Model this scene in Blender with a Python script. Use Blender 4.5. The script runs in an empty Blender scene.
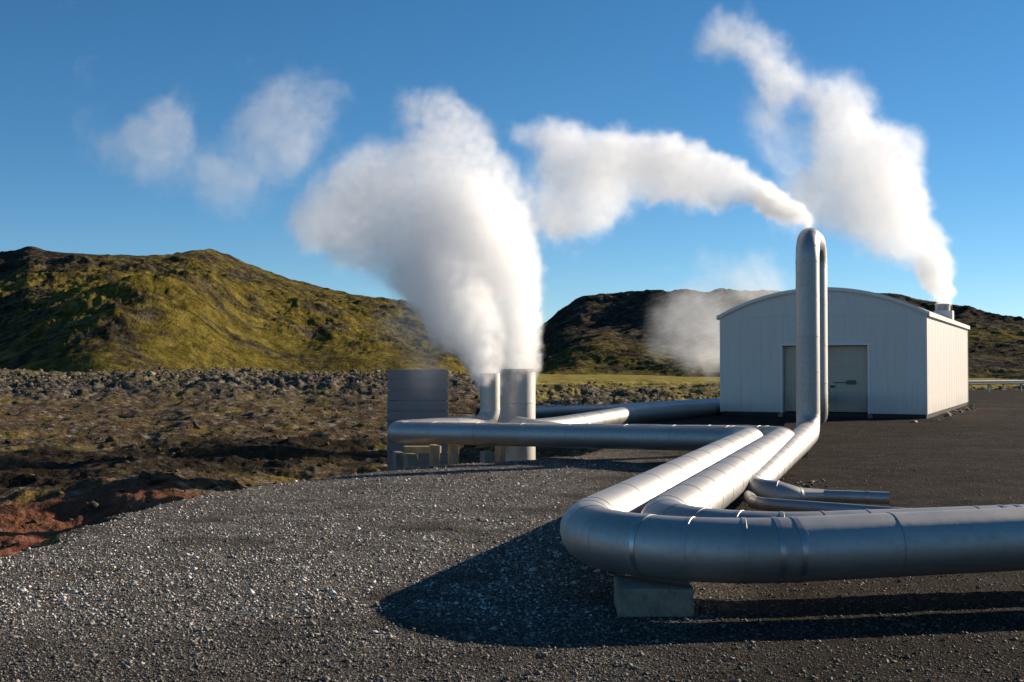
import bpy, bmesh, math, random
import numpy as np
from mathutils import Vector, Matrix

rad = math.radians
scene = bpy.context.scene
C = scene.collection
random.seed(7)
rng = np.random.default_rng(11)

# ------------------------------------------------------------------ camera
F_PX, CXP, CYP = 1195.0, 512.0, 341.0
HORIZON = 367.0
CAM_Z = 2.0
PITCH = math.atan((HORIZON - CYP) / F_PX)
cam_d = bpy.data.cameras.new('camera')
cam_d.sensor_width = 36.0
cam_d.lens = F_PX * 36.0 / 1024.0
cam_d.clip_start = 0.1
cam_d.clip_end = 6000
cam = bpy.data.objects.new('camera', cam_d)
C.objects.link(cam)
cam.location = (0, 0, CAM_Z)
cam.rotation_euler = (rad(90) + PITCH, 0, 0)
scene.camera = cam

# ------------------------------------------------------------------ sky, sun, exposure
SUN_EL, SUN_AZ = rad(20.5), rad(62)          # azimuth from +Y towards +X
world = bpy.data.worlds.new('World')
scene.world = world
world.use_nodes = True
wn = world.node_tree
wn.nodes.clear()
wo = wn.nodes.new('ShaderNodeOutputWorld')
wb = wn.nodes.new('ShaderNodeBackground')
ws = wn.nodes.new('ShaderNodeTexSky')
ws.sky_type = 'NISHITA'
ws.sun_disc = False
ws.sun_elevation = SUN_EL
ws.sun_rotation = SUN_AZ
ws.altitude = 0
ws.air_density = 0.7
ws.dust_density = 0.0
ws.ozone_density = 3.6
wb.inputs['Strength'].default_value = 0.067
wh = wn.nodes.new('ShaderNodeHueSaturation')                # the photograph's richer blue, evenly over the whole sky
wh.inputs['Saturation'].default_value = 1.18
wh.inputs['Hue'].default_value = 0.493
wn.links.new(ws.outputs[0], wh.inputs['Color'])
wn.links.new(wh.outputs[0], wb.inputs['Color'])
wn.links.new(wb.outputs[0], wo.inputs['Surface'])

sun_d = bpy.data.lights.new('sun', 'SUN')
sun_d.energy = 4.6
sun_d.angle = rad(0.5)
sun_d.color = (1.0, 0.86, 0.68)
sun = bpy.data.objects.new('sun', sun_d)
C.objects.link(sun)
sdir = Vector((math.cos(SUN_EL) * math.sin(SUN_AZ), math.cos(SUN_EL) * math.cos(SUN_AZ), math.sin(SUN_EL)))
sun.rotation_euler = sdir.to_track_quat('Z', 'Y').to_euler()

scene.view_settings.view_transform = 'Standard'
scene.view_settings.look = 'None'
scene.view_settings.exposure = 0.78
scene.view_settings.gamma = 1.0
scene.view_settings.use_curve_mapping = False
scene.render.engine = 'CYCLES'
cy = scene.cycles
cy.use_denoising = True
cy.max_bounces = 32
cy.diffuse_bounces = 3
cy.glossy_bounces = 4
cy.transparent_max_bounces = 16
cy.volume_bounces = 28
cy.volume_step_rate = 2.0
cy.volume_max_steps = 512

# ------------------------------------------------------------------ helpers
def pix(x, y, depth):
    """point on the ray through pixel (x, y) at forward distance depth"""
    u, v = (x - CXP) / F_PX, (CYP - y) / F_PX
    dy = math.cos(PITCH) - v * math.sin(PITCH)
    dz = math.sin(PITCH) + v * math.cos(PITCH)
    s = depth / dy
    return Vector((u * s, depth, CAM_Z + dz * s))

_perm = np.random.default_rng(3).permutation(512).astype(np.int64)
_perm = np.concatenate([_perm, _perm, _perm])
_ang = np.random.default_rng(5).uniform(0, 2 * np.pi, 512)
_gx, _gy = np.cos(_ang), np.sin(_ang)
def perlin(x, y):
    xi = np.floor(x).astype(np.int64); yi = np.floor(y).astype(np.int64)
    xf = x - xi; yf = y - yi
    xi &= 511; yi &= 511
    u = xf * xf * xf * (xf * (xf * 6 - 15) + 10); v = yf * yf * yf * (yf * (yf * 6 - 15) + 10)
    def g(ix, iy, dx, dy):
        h = _perm[_perm[ix & 511] + (iy & 511)]
        return _gx[h] * dx + _gy[h] * dy
    a = g(xi, yi, xf, yf); b = g(xi + 1, yi, xf - 1, yf)
    c = g(xi, yi + 1, xf, yf - 1); d = g(xi + 1, yi + 1, xf - 1, yf - 1)
    return (a + (b - a) * u) + ((c + (d - c) * u) - (a + (b - a) * u)) * v
def fbm(x, y, o=5, gain=0.5, ridged=False):
    s = np.zeros_like(x); a = 1.0; f = 1.0; t = 0
    for i in range(o):
        n = perlin(x * f + 17.3 * i, y * f - 9.1 * i)
        s += a * ((0.5 - np.abs(n)) * 2 - 0.5 if ridged else n)
        t += a; a *= gain; f *= 2.03
    return s / t
def sstep(a, b, x):
    t = np.clip((x - a) / (b - a), 0, 1)
    return t * t * (3 - 2 * t)

def tag(o, label=None, cat=None, group=None, kind=None):
    if label: o['label'] = label
    if cat: o['category'] = cat
    if group: o['group'] = group
    if kind: o['kind'] = kind
    return o
def empty(name, loc=(0, 0, 0), rz=0.0):
    o = bpy.data.objects.new(name, None)
    o.empty_display_size = 0.2
    C.objects.link(o); o.location = loc; o.rotation_euler = (0, 0, rz)
    return o
def link(name, me, mat=None, parent=None):
    o = bpy.data.objects.new(name, me)
    C.objects.link(o)
    if mat is not None and not me.materials: me.materials.append(mat)
    if parent is not None: o.parent = parent
    return o
def mesh_np(name, verts, faces, smooth=False):
    """verts (n,3), faces (m,k) with k constant"""
    me = bpy.data.meshes.new(name)
    n, (m, k) = len(verts), faces.shape
    me.vertices.add(n); me.vertices.foreach_set('co', np.asarray(verts, np.float32).ravel())
    me.loops.add(m * k); me.loops.foreach_set('vertex_index', faces.astype(np.int32).ravel())
    me.polygons.add(m)
    me.polygons.foreach_set('loop_start', np.arange(0, m * k, k, dtype=np.int32))
    if smooth: me.polygons.foreach_set('use_smooth', np.ones(m, bool))
    me.update(calc_edges=True)
    return me
class MB:
    def __init__(s): s.bm = bmesh.new()
    def box(s, lo, hi, bev=0.0):
        lo, hi = Vector(lo), Vector(hi)
        r = bmesh.ops.create_cube(s.bm, size=1.0)
        vs = r['verts']
        bmesh.ops.scale(s.bm, vec=hi - lo, verts=vs)
        bmesh.ops.translate(s.bm, vec=(lo + hi) / 2, verts=vs)
        if bev > 0:
            es = list({e for v in vs for e in v.link_edges})
            bmesh.ops.bevel(s.bm, geom=es, offset=bev, segments=2, affect='EDGES', profile=0.6)
        return s
    def cyl(s, p0, p1, r0, r1=None, n=20, cap=True):
        p0, p1 = Vector(p0), Vector(p1); d = p1 - p0
        r = bmesh.ops.create_cone(s.bm, cap_ends=cap, segments=n, radius1=r0, radius2=r0 if r1 is None else r1, depth=d.length)
        q = d.to_track_quat('Z', 'Y').to_matrix().to_4x4(); q.translation = (p0 + p1) / 2
        bmesh.ops.transform(s.bm, matrix=q, verts=r['verts'])
        return s
    def prism(s, pts, y0, y1):
        """polygon in local x,z extruded along y"""
        a = [s.bm.verts.new((x, y0, z)) for x, z in pts]; b = [s.bm.verts.new((x, y1, z)) for x, z in pts]
        n = len(pts)
        s.bm.faces.new(a); s.bm.faces.new(b[::-1])
        for i in range(n):
            j = (i + 1) % n
            s.bm.faces.new((a[j], a[i], b[i], b[j]))
        return s
    def build(s, name, mat, parent=None, smooth=None):
        bmesh.ops.recalc_face_normals(s.bm, faces=s.bm.faces)
        me = bpy.data.meshes.new(name)
        s.bm.to_mesh(me); s.bm.free()
        if smooth:
            me.polygons.foreach_set('use_smooth', np.ones(len(me.polygons), bool))
            me.set_sharp_from_angle(angle=rad(smooth))
        return link(name, me, mat, parent)

# ------------------------------------------------------------------ materials
class NT:
    def __init__(s, name):
        s.m = bpy.data.materials.new(name); s.m.use_nodes = True
        s.t = s.m.node_tree; s.t.nodes.clear()
        s.out = s.t.nodes.new('ShaderNodeOutputMaterial')
    def n(s, typ, **kw):
        nd = s.t.nodes.new(typ)
        for k, v in kw.items():
            if k in nd.inputs: s.set(nd.inputs[k], v)
            else: setattr(nd, k, v)
        return nd
    def set(s, sock, v):
        if hasattr(v, 'is_output'): s.t.links.new(v, sock)
        else: sock.default_value = v
    def pos(s):
        return s.n('ShaderNodeNewGeometry').outputs['Position']
    def obj(s):
        return s.n('ShaderNodeTexCoord').outputs['Object']
    def noise(s, vec, scale, detail=4, rough=0.55, dist=0.0):
        nd = s.n('ShaderNodeTexNoise', Scale=scale, Detail=detail, Roughness=rough, Distortion=dist)
        s.t.links.new(vec, nd.inputs['Vector']); return nd.outputs['Fac']
    def vor(s, vec, scale, feature='F1', rnd=1.0):
        nd = s.n('ShaderNodeTexVoronoi', feature=feature, Scale=scale, Randomness=rnd)
        s.t.links.new(vec, nd.inputs['Vector']); return nd
    def ramp(s, fac, stops, interp='LINEAR'):
        nd = s.n('ShaderNodeValToRGB'); cr = nd.color_ramp; cr.interpolation = interp
        while len(cr.elements) < len(stops): cr.elements.new(0.5)
        for e, (p, c) in zip(cr.elements, stops):
            e.position = p; e.color = (c, c, c, 1) if isinstance(c, (int, float)) else (*c, 1)
        s.t.links.new(fac, nd.inputs[0]); return nd.outputs[0]
    def mix(s, fac, a, b, mode='MIX'):
        nd = s.n('ShaderNodeMix', data_type='RGBA', blend_type=mode)
        s.set(nd.inputs[0], fac)
        for i, v in ((6, a), (7, b)):
            if hasattr(v, 'is_output'): s.t.links.new(v, nd.inputs[i])
            else: nd.inputs[i].default_value = (*v, 1) if len(v) == 3 else v
        return nd.outputs[2]
    def math(s, op, a, b=None, clamp=False):
        nd = s.n('ShaderNodeMath', operation=op, use_clamp=clamp)
        s.set(nd.inputs[0], a)
        if b is not None: s.set(nd.inputs[1], b)
        return nd.outputs[0]
    def attr(s, name):
        return s.n('ShaderNodeAttribute', attribute_name=name).outputs['Fac']
    def bump(s, h, strength, dist, normal=None):
        nd = s.n('ShaderNodeBump', Strength=strength, Distance=dist)
        s.t.links.new(h, nd.inputs['Height'])
        if normal is not None: s.t.links.new(normal, nd.inputs['Normal'])
        return nd.outputs['Normal']
    def bsdf(s, color, rough=0.8, metal=0.0, normal=None, spec=0.5):
        nd = s.n('ShaderNodeBsdfPrincipled')
        for k, v in (('Base Color', color), ('Roughness', rough), ('Metallic', metal), ('Specular IOR Level', spec)):
            if isinstance(v, tuple) and len(v) == 3: v = (*v, 1)
            s.set(nd.inputs[k], v)
        if normal is not None: s.t.links.new(normal, nd.inputs['Normal'])
        s.t.links.new(nd.outputs[0], s.out.inputs['Surface'])
        return s.m

def mat_gravel():
    t = NT('gravel'); p = t.pos()
    big = t.noise(p, 0.22, 4, 0.6)
    med = t.noise(p, 1.4, 5, 0.65)
    pale = t.attr('pale')                                     # paler crushed stone towards the pad's left
    v1 = t.vor(p, 42); v2 = t.vor(p, 95)
    c1 = t.ramp(v1.outputs['Color'], [(0.0, (0.022, 0.019, 0.016)), (0.35, (0.095, 0.082, 0.070)), (0.65, (0.26, 0.23, 0.20)), (1.0, (0.60, 0.55, 0.48))])
    c2 = t.ramp(v2.outputs['Color'], [(0.0, (0.020, 0.017, 0.014)), (0.5, (0.090, 0.078, 0.066)), (1.0, (0.34, 0.30, 0.26))])
    c = t.mix(t.ramp(med, [(0.40, 0.0), (0.62, 1.0)]), c2, c1)
    dark = t.mix(0.78, c, (0.022, 0.015, 0.0095))
    f = t.math('ADD', t.math('MULTIPLY', pale, 1.1), t.ramp(big, [(0.45, 0.0), (0.68, 0.16)]), True)
    c = t.mix(f, dark, c)
    h = t.math('ADD', t.math('MULTIPLY', v1.outputs['Distance'], -1.0), t.math('MULTIPLY', v2.outputs['Distance'], -0.5))
    nr = t.bump(med, 0.5, 0.05)
    nr = t.bump(h, 1.0, 0.045, nr)
    return t.bsdf(c, 1.0, 0, nr, 0.03)
def mat_stone(name, lo, mid, hi, rough=0.85, moss=False):
    t = NT(name); p = t.pos()
    rnd = t.n('ShaderNodeAttribute', attribute_name='rnd').outputs['Fac']
    n = t.noise(p, 9.0, 4, 0.6)
    k = t.math('ADD', t.math('MULTIPLY', rnd, 0.8), t.math('MULTIPLY', n, 0.25))
    c = t.ramp(k, [(0.0, lo), (0.55, mid), (0.98, hi)])
    if moss:
        g = t.noise(p, 0.35, 5, 0.6); n3 = t.noise(p, 7.0, 4, 0.65)
        mc = t.ramp(n3, [(0.3, (0.05, 0.04, 0.010)), (0.6, (0.125, 0.098, 0.022)), (0.85, (0.20, 0.16, 0.045))])
        c = t.mix(t.ramp(t.math('ADD', t.math('MULTIPLY', g, 0.7), t.math('MULTIPLY', n3, 0.3)), [(0.47, 0.0), (0.58, 0.85)]), c, mc)
    nr = t.bump(n, 0.4, 0.03)
    return t.bsdf(c, rough, 0, nr, 0.15)
def mat_lava():
    t = NT('lava_and_moss'); p = t.pos()
    rough_a, red, dk, far = t.attr('rubble'), t.attr('red'), t.attr('valley_shade'), t.attr('plain')
    n1 = t.noise(p, 0.25, 6, 0.62); n2 = t.noise(p, 1.7, 6, 0.65); n3 = t.noise(p, 8.0, 4, 0.6)
    rock = t.ramp(n2, [(0.30, (0.018, 0.014, 0.010)), (0.50, (0.085, 0.068, 0.052)), (0.66, (0.30, 0.255, 0.21))])
    moss = t.ramp(n3, [(0.25, (0.05, 0.040, 0.011)), (0.55, (0.17, 0.125, 0.027)), (0.8, (0.30, 0.225, 0.055))])
    brown = t.ramp(n3, [(0.3, (0.030, 0.020, 0.012)), (0.7, (0.13, 0.088, 0.048))])
    grd = t.mix(t.ramp(n1, [(0.50, 0.0), (0.64, 0.9)]), brown, moss)
    grd = t.mix(t.ramp(n2, [(0.50, 0.0), (0.64, 0.85)]), grd, rock)
    c = t.mix(rough_a, grd, t.mix(t.ramp(n1, [(0.52, 0.0), (0.72, 0.55)]), rock, moss))
    redc = t.ramp(n2, [(0.25, (0.050, 0.022, 0.014)), (0.5, (0.17, 0.068, 0.038)), (0.8, (0.29, 0.145, 0.085))])
    c = t.mix(red, c, redc)
    valley_shade = t.mix(t.ramp(n3, [(0.55, 0.0), (0.75, 0.55)]), (0.010, 0.008, 0.006), (0.04, 0.032, 0.010))  # near-black ground colour standing in for shade over the dark valley
    c = t.mix(dk, c, valley_shade)
    plain = t.ramp(n1, [(0.3, (0.12, 0.095, 0.03)), (0.5, (0.27, 0.215, 0.05)), (0.75, (0.40, 0.33, 0.10))])
    c = t.mix(far, c, plain)
    nr = t.bump(n2, 0.6, 0.35)
    nr = t.bump(n3, 0.7, 0.10, nr)
    return t.bsdf(c, 1.0, 0, nr, 0.04)
def mat_hill(name, mossy):
    t = NT(name); p = t.pos()
    mk = t.attr('moss')
    n1 = t.noise(p, 0.035, 9, 0.70, 0.4); n2 = t.noise(p, 0.30, 6, 0.75); n3 = t.noise(p, 0.011, 4, 0.55)
    rock = t.ramp(n2, [(0.34, (0.018, 0.014, 0.010)), (0.50, (0.075, 0.060, 0.042)), (0.68, (0.21, 0.175, 0.13))])
    moss = t.ramp(n2, [(0.32, (0.055, 0.045, 0.012)), (0.50, (0.215, 0.165, 0.032)), (0.68, (0.40, 0.315, 0.08))])
    f = t.math('ADD', t.math('MULTIPLY', n1, 0.50), t.math('MULTIPLY', n2, 0.22))
    f = t.math('ADD', f, t.math('MULTIPLY', n3, 0.28))
    f = t.math('ADD', f, mk)
    f = t.ramp(f, [(0.43, 0.0), (0.54, 1.0)])
    n4 = t.noise(p, 0.085, 5, 0.62, 0.8)
    f = t.math('MULTIPLY', f, t.ramp(n4, [(0.40, 0.1), (0.52, 1.0)]))
    c = t.mix(f, rock, moss)
    nr = t.bump(n2, 1.0, 3.0)
    nr = t.bump(n4, 0.8, 6.0, nr)
    nr = t.bump(n1, 0.9, 14.0, nr)
    return t.bsdf(c, 1.0, 0, nr, 0.03)
def mat_clad(name='aluminium_cladding', base=0.44, r0=0.48, r1=0.64):
    t = NT(name); p = t.pos()
    n1 = t.noise(p, 2.3, 4, 0.6); n2 = t.noise(p, 14.0, 4, 0.65); n3 = t.noise(p, 60.0, 3, 0.6)
    oi = t.n('ShaderNodeObjectInfo').outputs['Random']
    k = t.math('ADD', t.math('MULTIPLY', oi, 0.5), t.math('MULTIPLY', n1, 0.5))
    c = t.ramp(k, [(0.2, (base * 0.94, base * 0.90, base * 0.85)), (0.8, (base * 1.10, base * 1.05, base * 0.99))])
    grime = t.ramp(n2, [(0.48, 0.0), (0.75, 0.40)])
    c = t.mix(grime, c, (0.30, 0.275, 0.24))
    r = t.ramp(t.math('ADD', t.math('MULTIPLY', n1, 0.5), t.math('MULTIPLY', n2, 0.5)), [(0.3, r0), (0.7, r1)])
    nr = t.bump(n1, 0.10, 0.03)
    nr = t.bump(n3, 0.04, 0.004, nr)
    return t.bsdf(c, r, 0.88, nr)
def mat_paint(name, col, rough=0.45, streak=0.15, dirt=(0.16, 0.13, 0.10)):
    t = NT(name); p = t.pos()
    mp = t.n('ShaderNodeMapping'); mp.inputs['Scale'].default_value = (3.0, 3.0, 0.25)
    t.t.links.new(p, mp.inputs['Vector'])
    n = t.noise(mp.outputs[0], 2.2, 5, 0.6); n2 = t.noise(p, 1.1, 3, 0.5)
    oi = t.n('ShaderNodeObjectInfo').outputs['Random']
    c = t.mix(t.math('MULTIPLY', oi, 0.12), col, tuple(x * 0.7 for x in col))
    c = t.mix(t.ramp(n, [(0.5, 0.0), (0.8, streak)]), c, dirt)
    z = t.n('ShaderNodeSeparateXYZ'); t.t.links.new(p, z.inputs[0])
    splash = t.math('MULTIPLY', t.ramp(z.outputs['Z'], [(0.0, 0.40), (0.75, 0.0)]), t.ramp(n2, [(0.3, 0.3), (0.7, 1.0)]))
    c = t.mix(splash, c, dirt)
    nr = t.bump(n2, 0.08, 0.05)
    return t.bsdf(c, rough, 0, nr, 0.4)
def mat_concrete(name, lo, hi, moss=0.0):
    t = NT(name); p = t.pos()
    n = t.noise(p, 3.0, 6, 0.65); n2 = t.noise(p, 24.0, 5, 0.7)
    c = t.ramp(t.math('ADD', t.math('MULTIPLY', n, 0.6), t.math('MULTIPLY', n2, 0.4)), [(0.3, lo), (0.7, hi)])
    if moss: c = t.mix(t.ramp(n, [(0.45, 0.0), (0.62, moss)]), c, (0.20, 0.15, 0.03))
    nr = t.bump(n2, 0.5, 0.02)
    return t.bsdf(c, 0.9, 0, nr, 0.25)
def mat_flat(name, col, rough=0.6, metal=0.0):
    t = NT(name); n = t.noise(t.pos(), 6.0, 4, 0.6)
    c = t.ramp(n, [(0.3, tuple(x * 0.82 for x in col)), (0.7, tuple(min(1, x * 1.1) for x in col))])
    return t.bsdf(c, rough, metal)
def mat_steam(name, dens, aniso=0.25, color=(0.998, 0.998, 0.998)):
    t = NT(name)
    pv = t.n('ShaderNodeVolumePrincipled')
    pv.inputs['Color'].default_value = (*color, 1)
    pv.inputs['Anisotropy'].default_value = aniso
    pv.inputs['Density'].default_value = dens
    t.t.links.new(pv.outputs[0], t.out.inputs['Volume'])
    return t.m

M = dict(
    gravel=mat_gravel(), lava=mat_lava(),
    hill_l=mat_hill('mossy_hillside', True), hill_r=mat_hill('rocky_hillside', False),
    chips=mat_stone('stone_chips', (0.030, 0.026, 0.022), (0.24, 0.215, 0.185), (0.78, 0.72, 0.65), 0.6),
    lavarock=mat_stone('lava_rock', (0.022, 0.017, 0.013), (0.075, 0.060, 0.046), (0.36, 0.31, 0.26), 0.9, True),
    clad=mat_clad(), clad_dull=mat_clad('weathered_cladding', 0.38, 0.42, 0.58),
    band=mat_clad('joint_band_metal', 0.48, 0.32, 0.42),
    wall=mat_paint('pale_wall_paint', (0.76, 0.68, 0.60)), trim=mat_paint('wall_trim_paint', (0.82, 0.75, 0.67), 0.4, 0.1),
    roof=mat_paint('roof_paint', (0.50, 0.46, 0.42), 0.5, 0.2),
    door=mat_paint('door_paint', (0.56, 0.46, 0.35), 0.5, 0.3, (0.05, 0.04, 0.03)),
    plinth=mat_concrete('dark_plinth', (0.03, 0.03, 0.032), (0.06, 0.058, 0.055)),
    conc=mat_concrete('concrete', (0.13, 0.105, 0.078), (0.36, 0.30, 0.225)),
    conc_moss=mat_concrete('mossy_concrete', (0.20, 0.18, 0.15), (0.42, 0.37, 0.29), 0.8),
    boards=mat_paint('grey_weathered_boards', (0.20, 0.205, 0.215), 0.7, 0.3),
    worn=mat_flat('worn_brown_metal', (0.15, 0.12, 0.09), 0.7, 0.0),
    dark=mat_flat('dark_metal', (0.03, 0.03, 0.032), 0.5, 0.6),
    rail=mat_flat('galvanised_rail', (0.26, 0.255, 0.25), 0.6, 0.4),
)
#MARK_TERRAIN
# ------------------------------------------------------------------ the ground
PAD = np.array([(-6.2, -12), (-5.7, 4), (-5.45, 9), (-5.15, 12), (-5.25, 14.6), (-4.95, 17.6), (-4.1, 20.2), (-2.9, 22.3), (-1.7, 23.9), (-0.2, 25.2),
                (1.6, 27.0), (3.2, 32), (4.6, 40), (6.2, 51), (9, 66), (16, 84), (40, 104), (90, 112), (120, 60), (80, -12)], float)
def pad_dist(x, y):
    """signed distance to the pad outline, positive outside"""
    d = np.full_like(x, 1e9); inside = np.zeros(x.shape, bool)
    n = len(PAD)
    for i in range(n):
        ax, ay = PAD[i]; bx, by = PAD[(i + 1) % n]
        ex, ey = bx - ax, by - ay
        t = np.clip(((x - ax) * ex + (y - ay) * ey) / (ex * ex + ey * ey), 0, 1)
        d = np.minimum(d, np.hypot(x - ax - t * ex, y - ay - t * ey))
        c = ((ay > y) != (by > y)) & (x < (bx - ax) * (y - ay) / (by - ay + 1e-12) + ax)
        inside ^= c
    return np.where(inside, -d, d)
def berm_mask(x, y):
    r = np.hypot(x, y); th = np.degrees(np.arctan2(x, y))
    wob = 10 * fbm(x / 40 + 3, y / 40, 3)
    left = sstep(104, 122, r + wob) * (1 - sstep(165, 185, r + wob)) * (1 - sstep(-4, 3, th))
    return left
def ground_h(x, y, full=False):
    d = pad_dist(x, y)
    d = d + 0.6 * fbm(x / 1.3, y / 1.3, 5, 0.6) + 0.5 * fbm(x / 5 + 9, y / 5, 3)
    r = np.hypot(x, y); th = np.degrees(np.arctan2(x, y))
    out = sstep(0.0, 2.6, d)
    pad = 0.035 * fbm(x / 2.5, y / 2.5, 3) + 0.010 * fbm(x / 0.25, y / 0.25, 2)
    base = -1.45 + 0.0105 * np.clip(r - 120, 0, 400) + 0.35 * fbm(x / 30, y / 30, 3)
    hum = 1.35 * fbm(x / 6.5, y / 6.5, 6, 0.55) + 0.34 * fbm(x / 2.2 + 5, y / 2.2, 5, 0.6, True) + 0.8 * fbm(x / 19 + 2, y / 19, 2)
    rub = berm_mask(x, y)
    mid = sstep(50, 70, r) * (1 - sstep(150, 190, r)) * sstep(-2, 3, th) * (0.35 + 0.65 * sstep(-0.05, 0.25, fbm(x / 16 + 40, y / 9, 3)))
    rr = fbm(x / 3.0 + 31, y / 3.0, 5, 0.68, True)
    berm = rub * (1.9 + 1.3 * fbm(x / 22, y / 22, 4) + 1.7 * rr)
    midh = mid * (0.25 + 1.5 * rr)
    damp = 1 - 0.8 * sstep(180, 240, r)
    z = pad * (1 - out) + out * (base + hum * damp * (1 - 0.6 * rub) + berm + midh)
    # the far plain drops under the hills and runs on to the horizon
    if full: return z, d, np.clip(rub + mid, 0, 1), r, th
    return z

def pale_f(x, y):
    w = fbm(x / 2.2 + 8, y / 2.2, 4)
    a = sstep(2.6, -0.6, x - 0.12 * (y - 9) + 2.6 * w)
    return a * sstep(60, 25, y) * (1 - 0.6 * sstep(0.05, 0.3, fbm(x / 1.6 + 50, y / 1.6 - 4, 4))) * (0.45 + 0.55 * sstep(8.0, 10.5, y + 2 * w))
def build_ground():
    # polar sheet: fine where the place is seen from, coarse all round
    th = np.concatenate([np.linspace(-180, -34, 60, endpoint=False), np.linspace(-34, 34, 760, endpoint=False), np.linspace(34, 180, 61)])
    th = np.radians(th)
    rr = np.concatenate([[0.05, 1.0, 2.0, 3.0, 4.0, 5.0], np.geomspace(6.0, 320, 760), np.geomspace(330, 5000, 24)])
    R, T = np.meshgrid(rr, th, indexing='ij')
    X, Y = R * np.sin(T), R * np.cos(T)
    z, d, rub, r, thd = ground_h(X.ravel(), Y.ravel(), True)
    far = sstep(900, 2500, r); z = z * (1 - far)
    V = np.stack([X.ravel(), Y.ravel(), z], 1)
    nr_, nt = R.shape
    i = np.arange(nr_ - 1)[:, None] * nt + np.arange(nt - 1)[None, :]
    Fc = np.stack([i, i + nt, i + nt + 1, i + 1], -1).reshape(-1, 4)[:, ::-1]
    fd = d[Fc].mean(1)
    x, y = V[:, 0], V[:, 1]
    nz = fbm(x / 3, y / 3, 4)
    attrs = {
        'rubble': np.clip(rub * 1.3, 0, 1),
        'red': sstep(6.5, 3.0, np.hypot((x + 9.5) / 1.0, (y - 22.5) / 1.6) + 3 * nz) * 1.0,
        'valley_shade': sstep(1.0, 0.6, np.hypot((x + 12 + 4 * nz) / 10.0, (y - 46) / 16.0) + 0.9 * fbm(x / 6 + 70, y / 6, 4)) * 0.8,  # valley's dark mossy ground, its shade painted into the colour
        'plain': np.clip(sstep(120, 180, r + 60 * fbm(x / 25, y / 25, 3)) * (1 - 0.6 * np.clip(rub, 0, 1)) + sstep(-2, 2, thd) * sstep(0.0, 0.2, fbm(x / 12 + 20, y / 12, 4)) * sstep(40, 60, r), 0, 1),
        'pale': pale_f(x, y),
    }
    for name, sel, mat in (('gravel_pad', fd <= 0.12, M['gravel']), ('lava_field', fd > 0.12, M['lava'])):
        f = Fc[sel]
        u, inv = np.unique(f, return_inverse=True)
        me = mesh_np(name, V[u], inv.reshape(f.shape), True)
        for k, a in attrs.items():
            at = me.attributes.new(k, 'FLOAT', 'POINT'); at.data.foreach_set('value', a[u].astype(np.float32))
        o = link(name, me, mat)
        tag(o, kind='structure')
build_ground()

# ------------------------------------------------------------------ hills
def build_hill(name, prof, r_foot, r_ridge, r_end, mat, shape_p, bumps, px0, px1, relief, nth=620, nr_=260, moss_fn=None, rim=0.0):
    pxs = np.array([p[0] for p in prof], float); pys = np.array([p[1] for p in prof], float)
    px = np.linspace(px0, px1, nth)
    th = np.arctan2(px - CXP, F_PX)
    ridge_y = np.interp(px, pxs, pys)
    k = np.ones(9) / 9
    ridge_y = np.convolve(np.pad(ridge_y, 4, mode='edge'), k, 'valid')
    elev = (HORIZON - ridge_y) / np.hypot(F_PX, px - CXP)
    s = np.concatenate([np.linspace(0, 1, int(nr_ * 0.75)), np.linspace(1, 2, int(nr_ * 0.25) + 1)[1:]])
    S, T = np.meshgrid(s, th, indexing='ij')
    PX = np.broadcast_to(px, S.shape)
    wob = 1 + 0.08 * np.sin(T * 9 + 1) + 0.05 * np.sin(T * 23)
    rf = r_foot * wob; rd = r_ridge * wob
    Rr = np.where(S <= 1, rf + (rd - rf) * S, rd + (r_end - rd) * (S - 1))
    X, Y = Rr * np.sin(T), Rr * np.cos(T)
    E = np.broadcast_to(elev, S.shape)
    top = CAM_Z + E * rd
    sh = np.where(S <= 1, shape_p(np.clip(S, 0, 1)), 1 - 0.45 * np.clip(S - 1, 0, 1) ** 1.2)
    z = -2.5 + (top + 2.5) * sh
    for bx, bs, bw, bsw, bh in bumps:                       # spurs standing out of the slope
        z = z + bh * np.exp(-((PX - bx) / bw) ** 2 - ((S - bs) / bsw) ** 2)
    env = np.clip(S * 5, 0, 1) * np.where(S < 1, np.clip((1.0 - S) * 7, 0.10, 1), 0.4)
    n = fbm(X / 46, Y / 46, 7, 0.56, True) * 0.7 + fbm(X / 110 + 4, Y / 110, 5) * 0.9
    n = n + 0.28 * fbm(X / 13 + 2, Y / 13, 5, 0.6, True)
    z = z + relief * n * env
    if rim: z = z + rim * 2.0 * fbm(X / 14, Y / 14, 5, 0.62) * np.exp(-((S - 0.97) / 0.06) ** 2)
    V = np.stack([X.ravel(), Y.ravel(), z.ravel()], 1)
    a, b = S.shape
    i = np.arange(a - 1)[:, None] * b + np.arange(b - 1)[None, :]
    Fc = np.stack([i, i + 1, i + b + 1, i + b], -1).reshape(-1, 4)
    me = mesh_np(name, V, Fc, True)
    at = me.attributes.new('moss', 'FLOAT', 'POINT')
    at.data.foreach_set('value', (moss_fn(PX, S, X, Y) if moss_fn else np.zeros_like(S)).ravel().astype(np.float32))
    o = link(name, me, mat); tag(o, kind='structure')
    return o
left_prof = [(-320, 262), (-200, 258), (-60, 254), (0, 252), (16, 250), (24, 245), (34, 245), (45, 250), (70, 252), (120, 255), (165, 257), (180, 253), (195, 250), (210, 251),
             (228, 257), (250, 266), (270, 274), (300, 283), (330, 291), (370, 297), (400, 301), (425, 306), (445, 314), (465, 330), (490, 345), (530, 356), (600, 366)]
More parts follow.
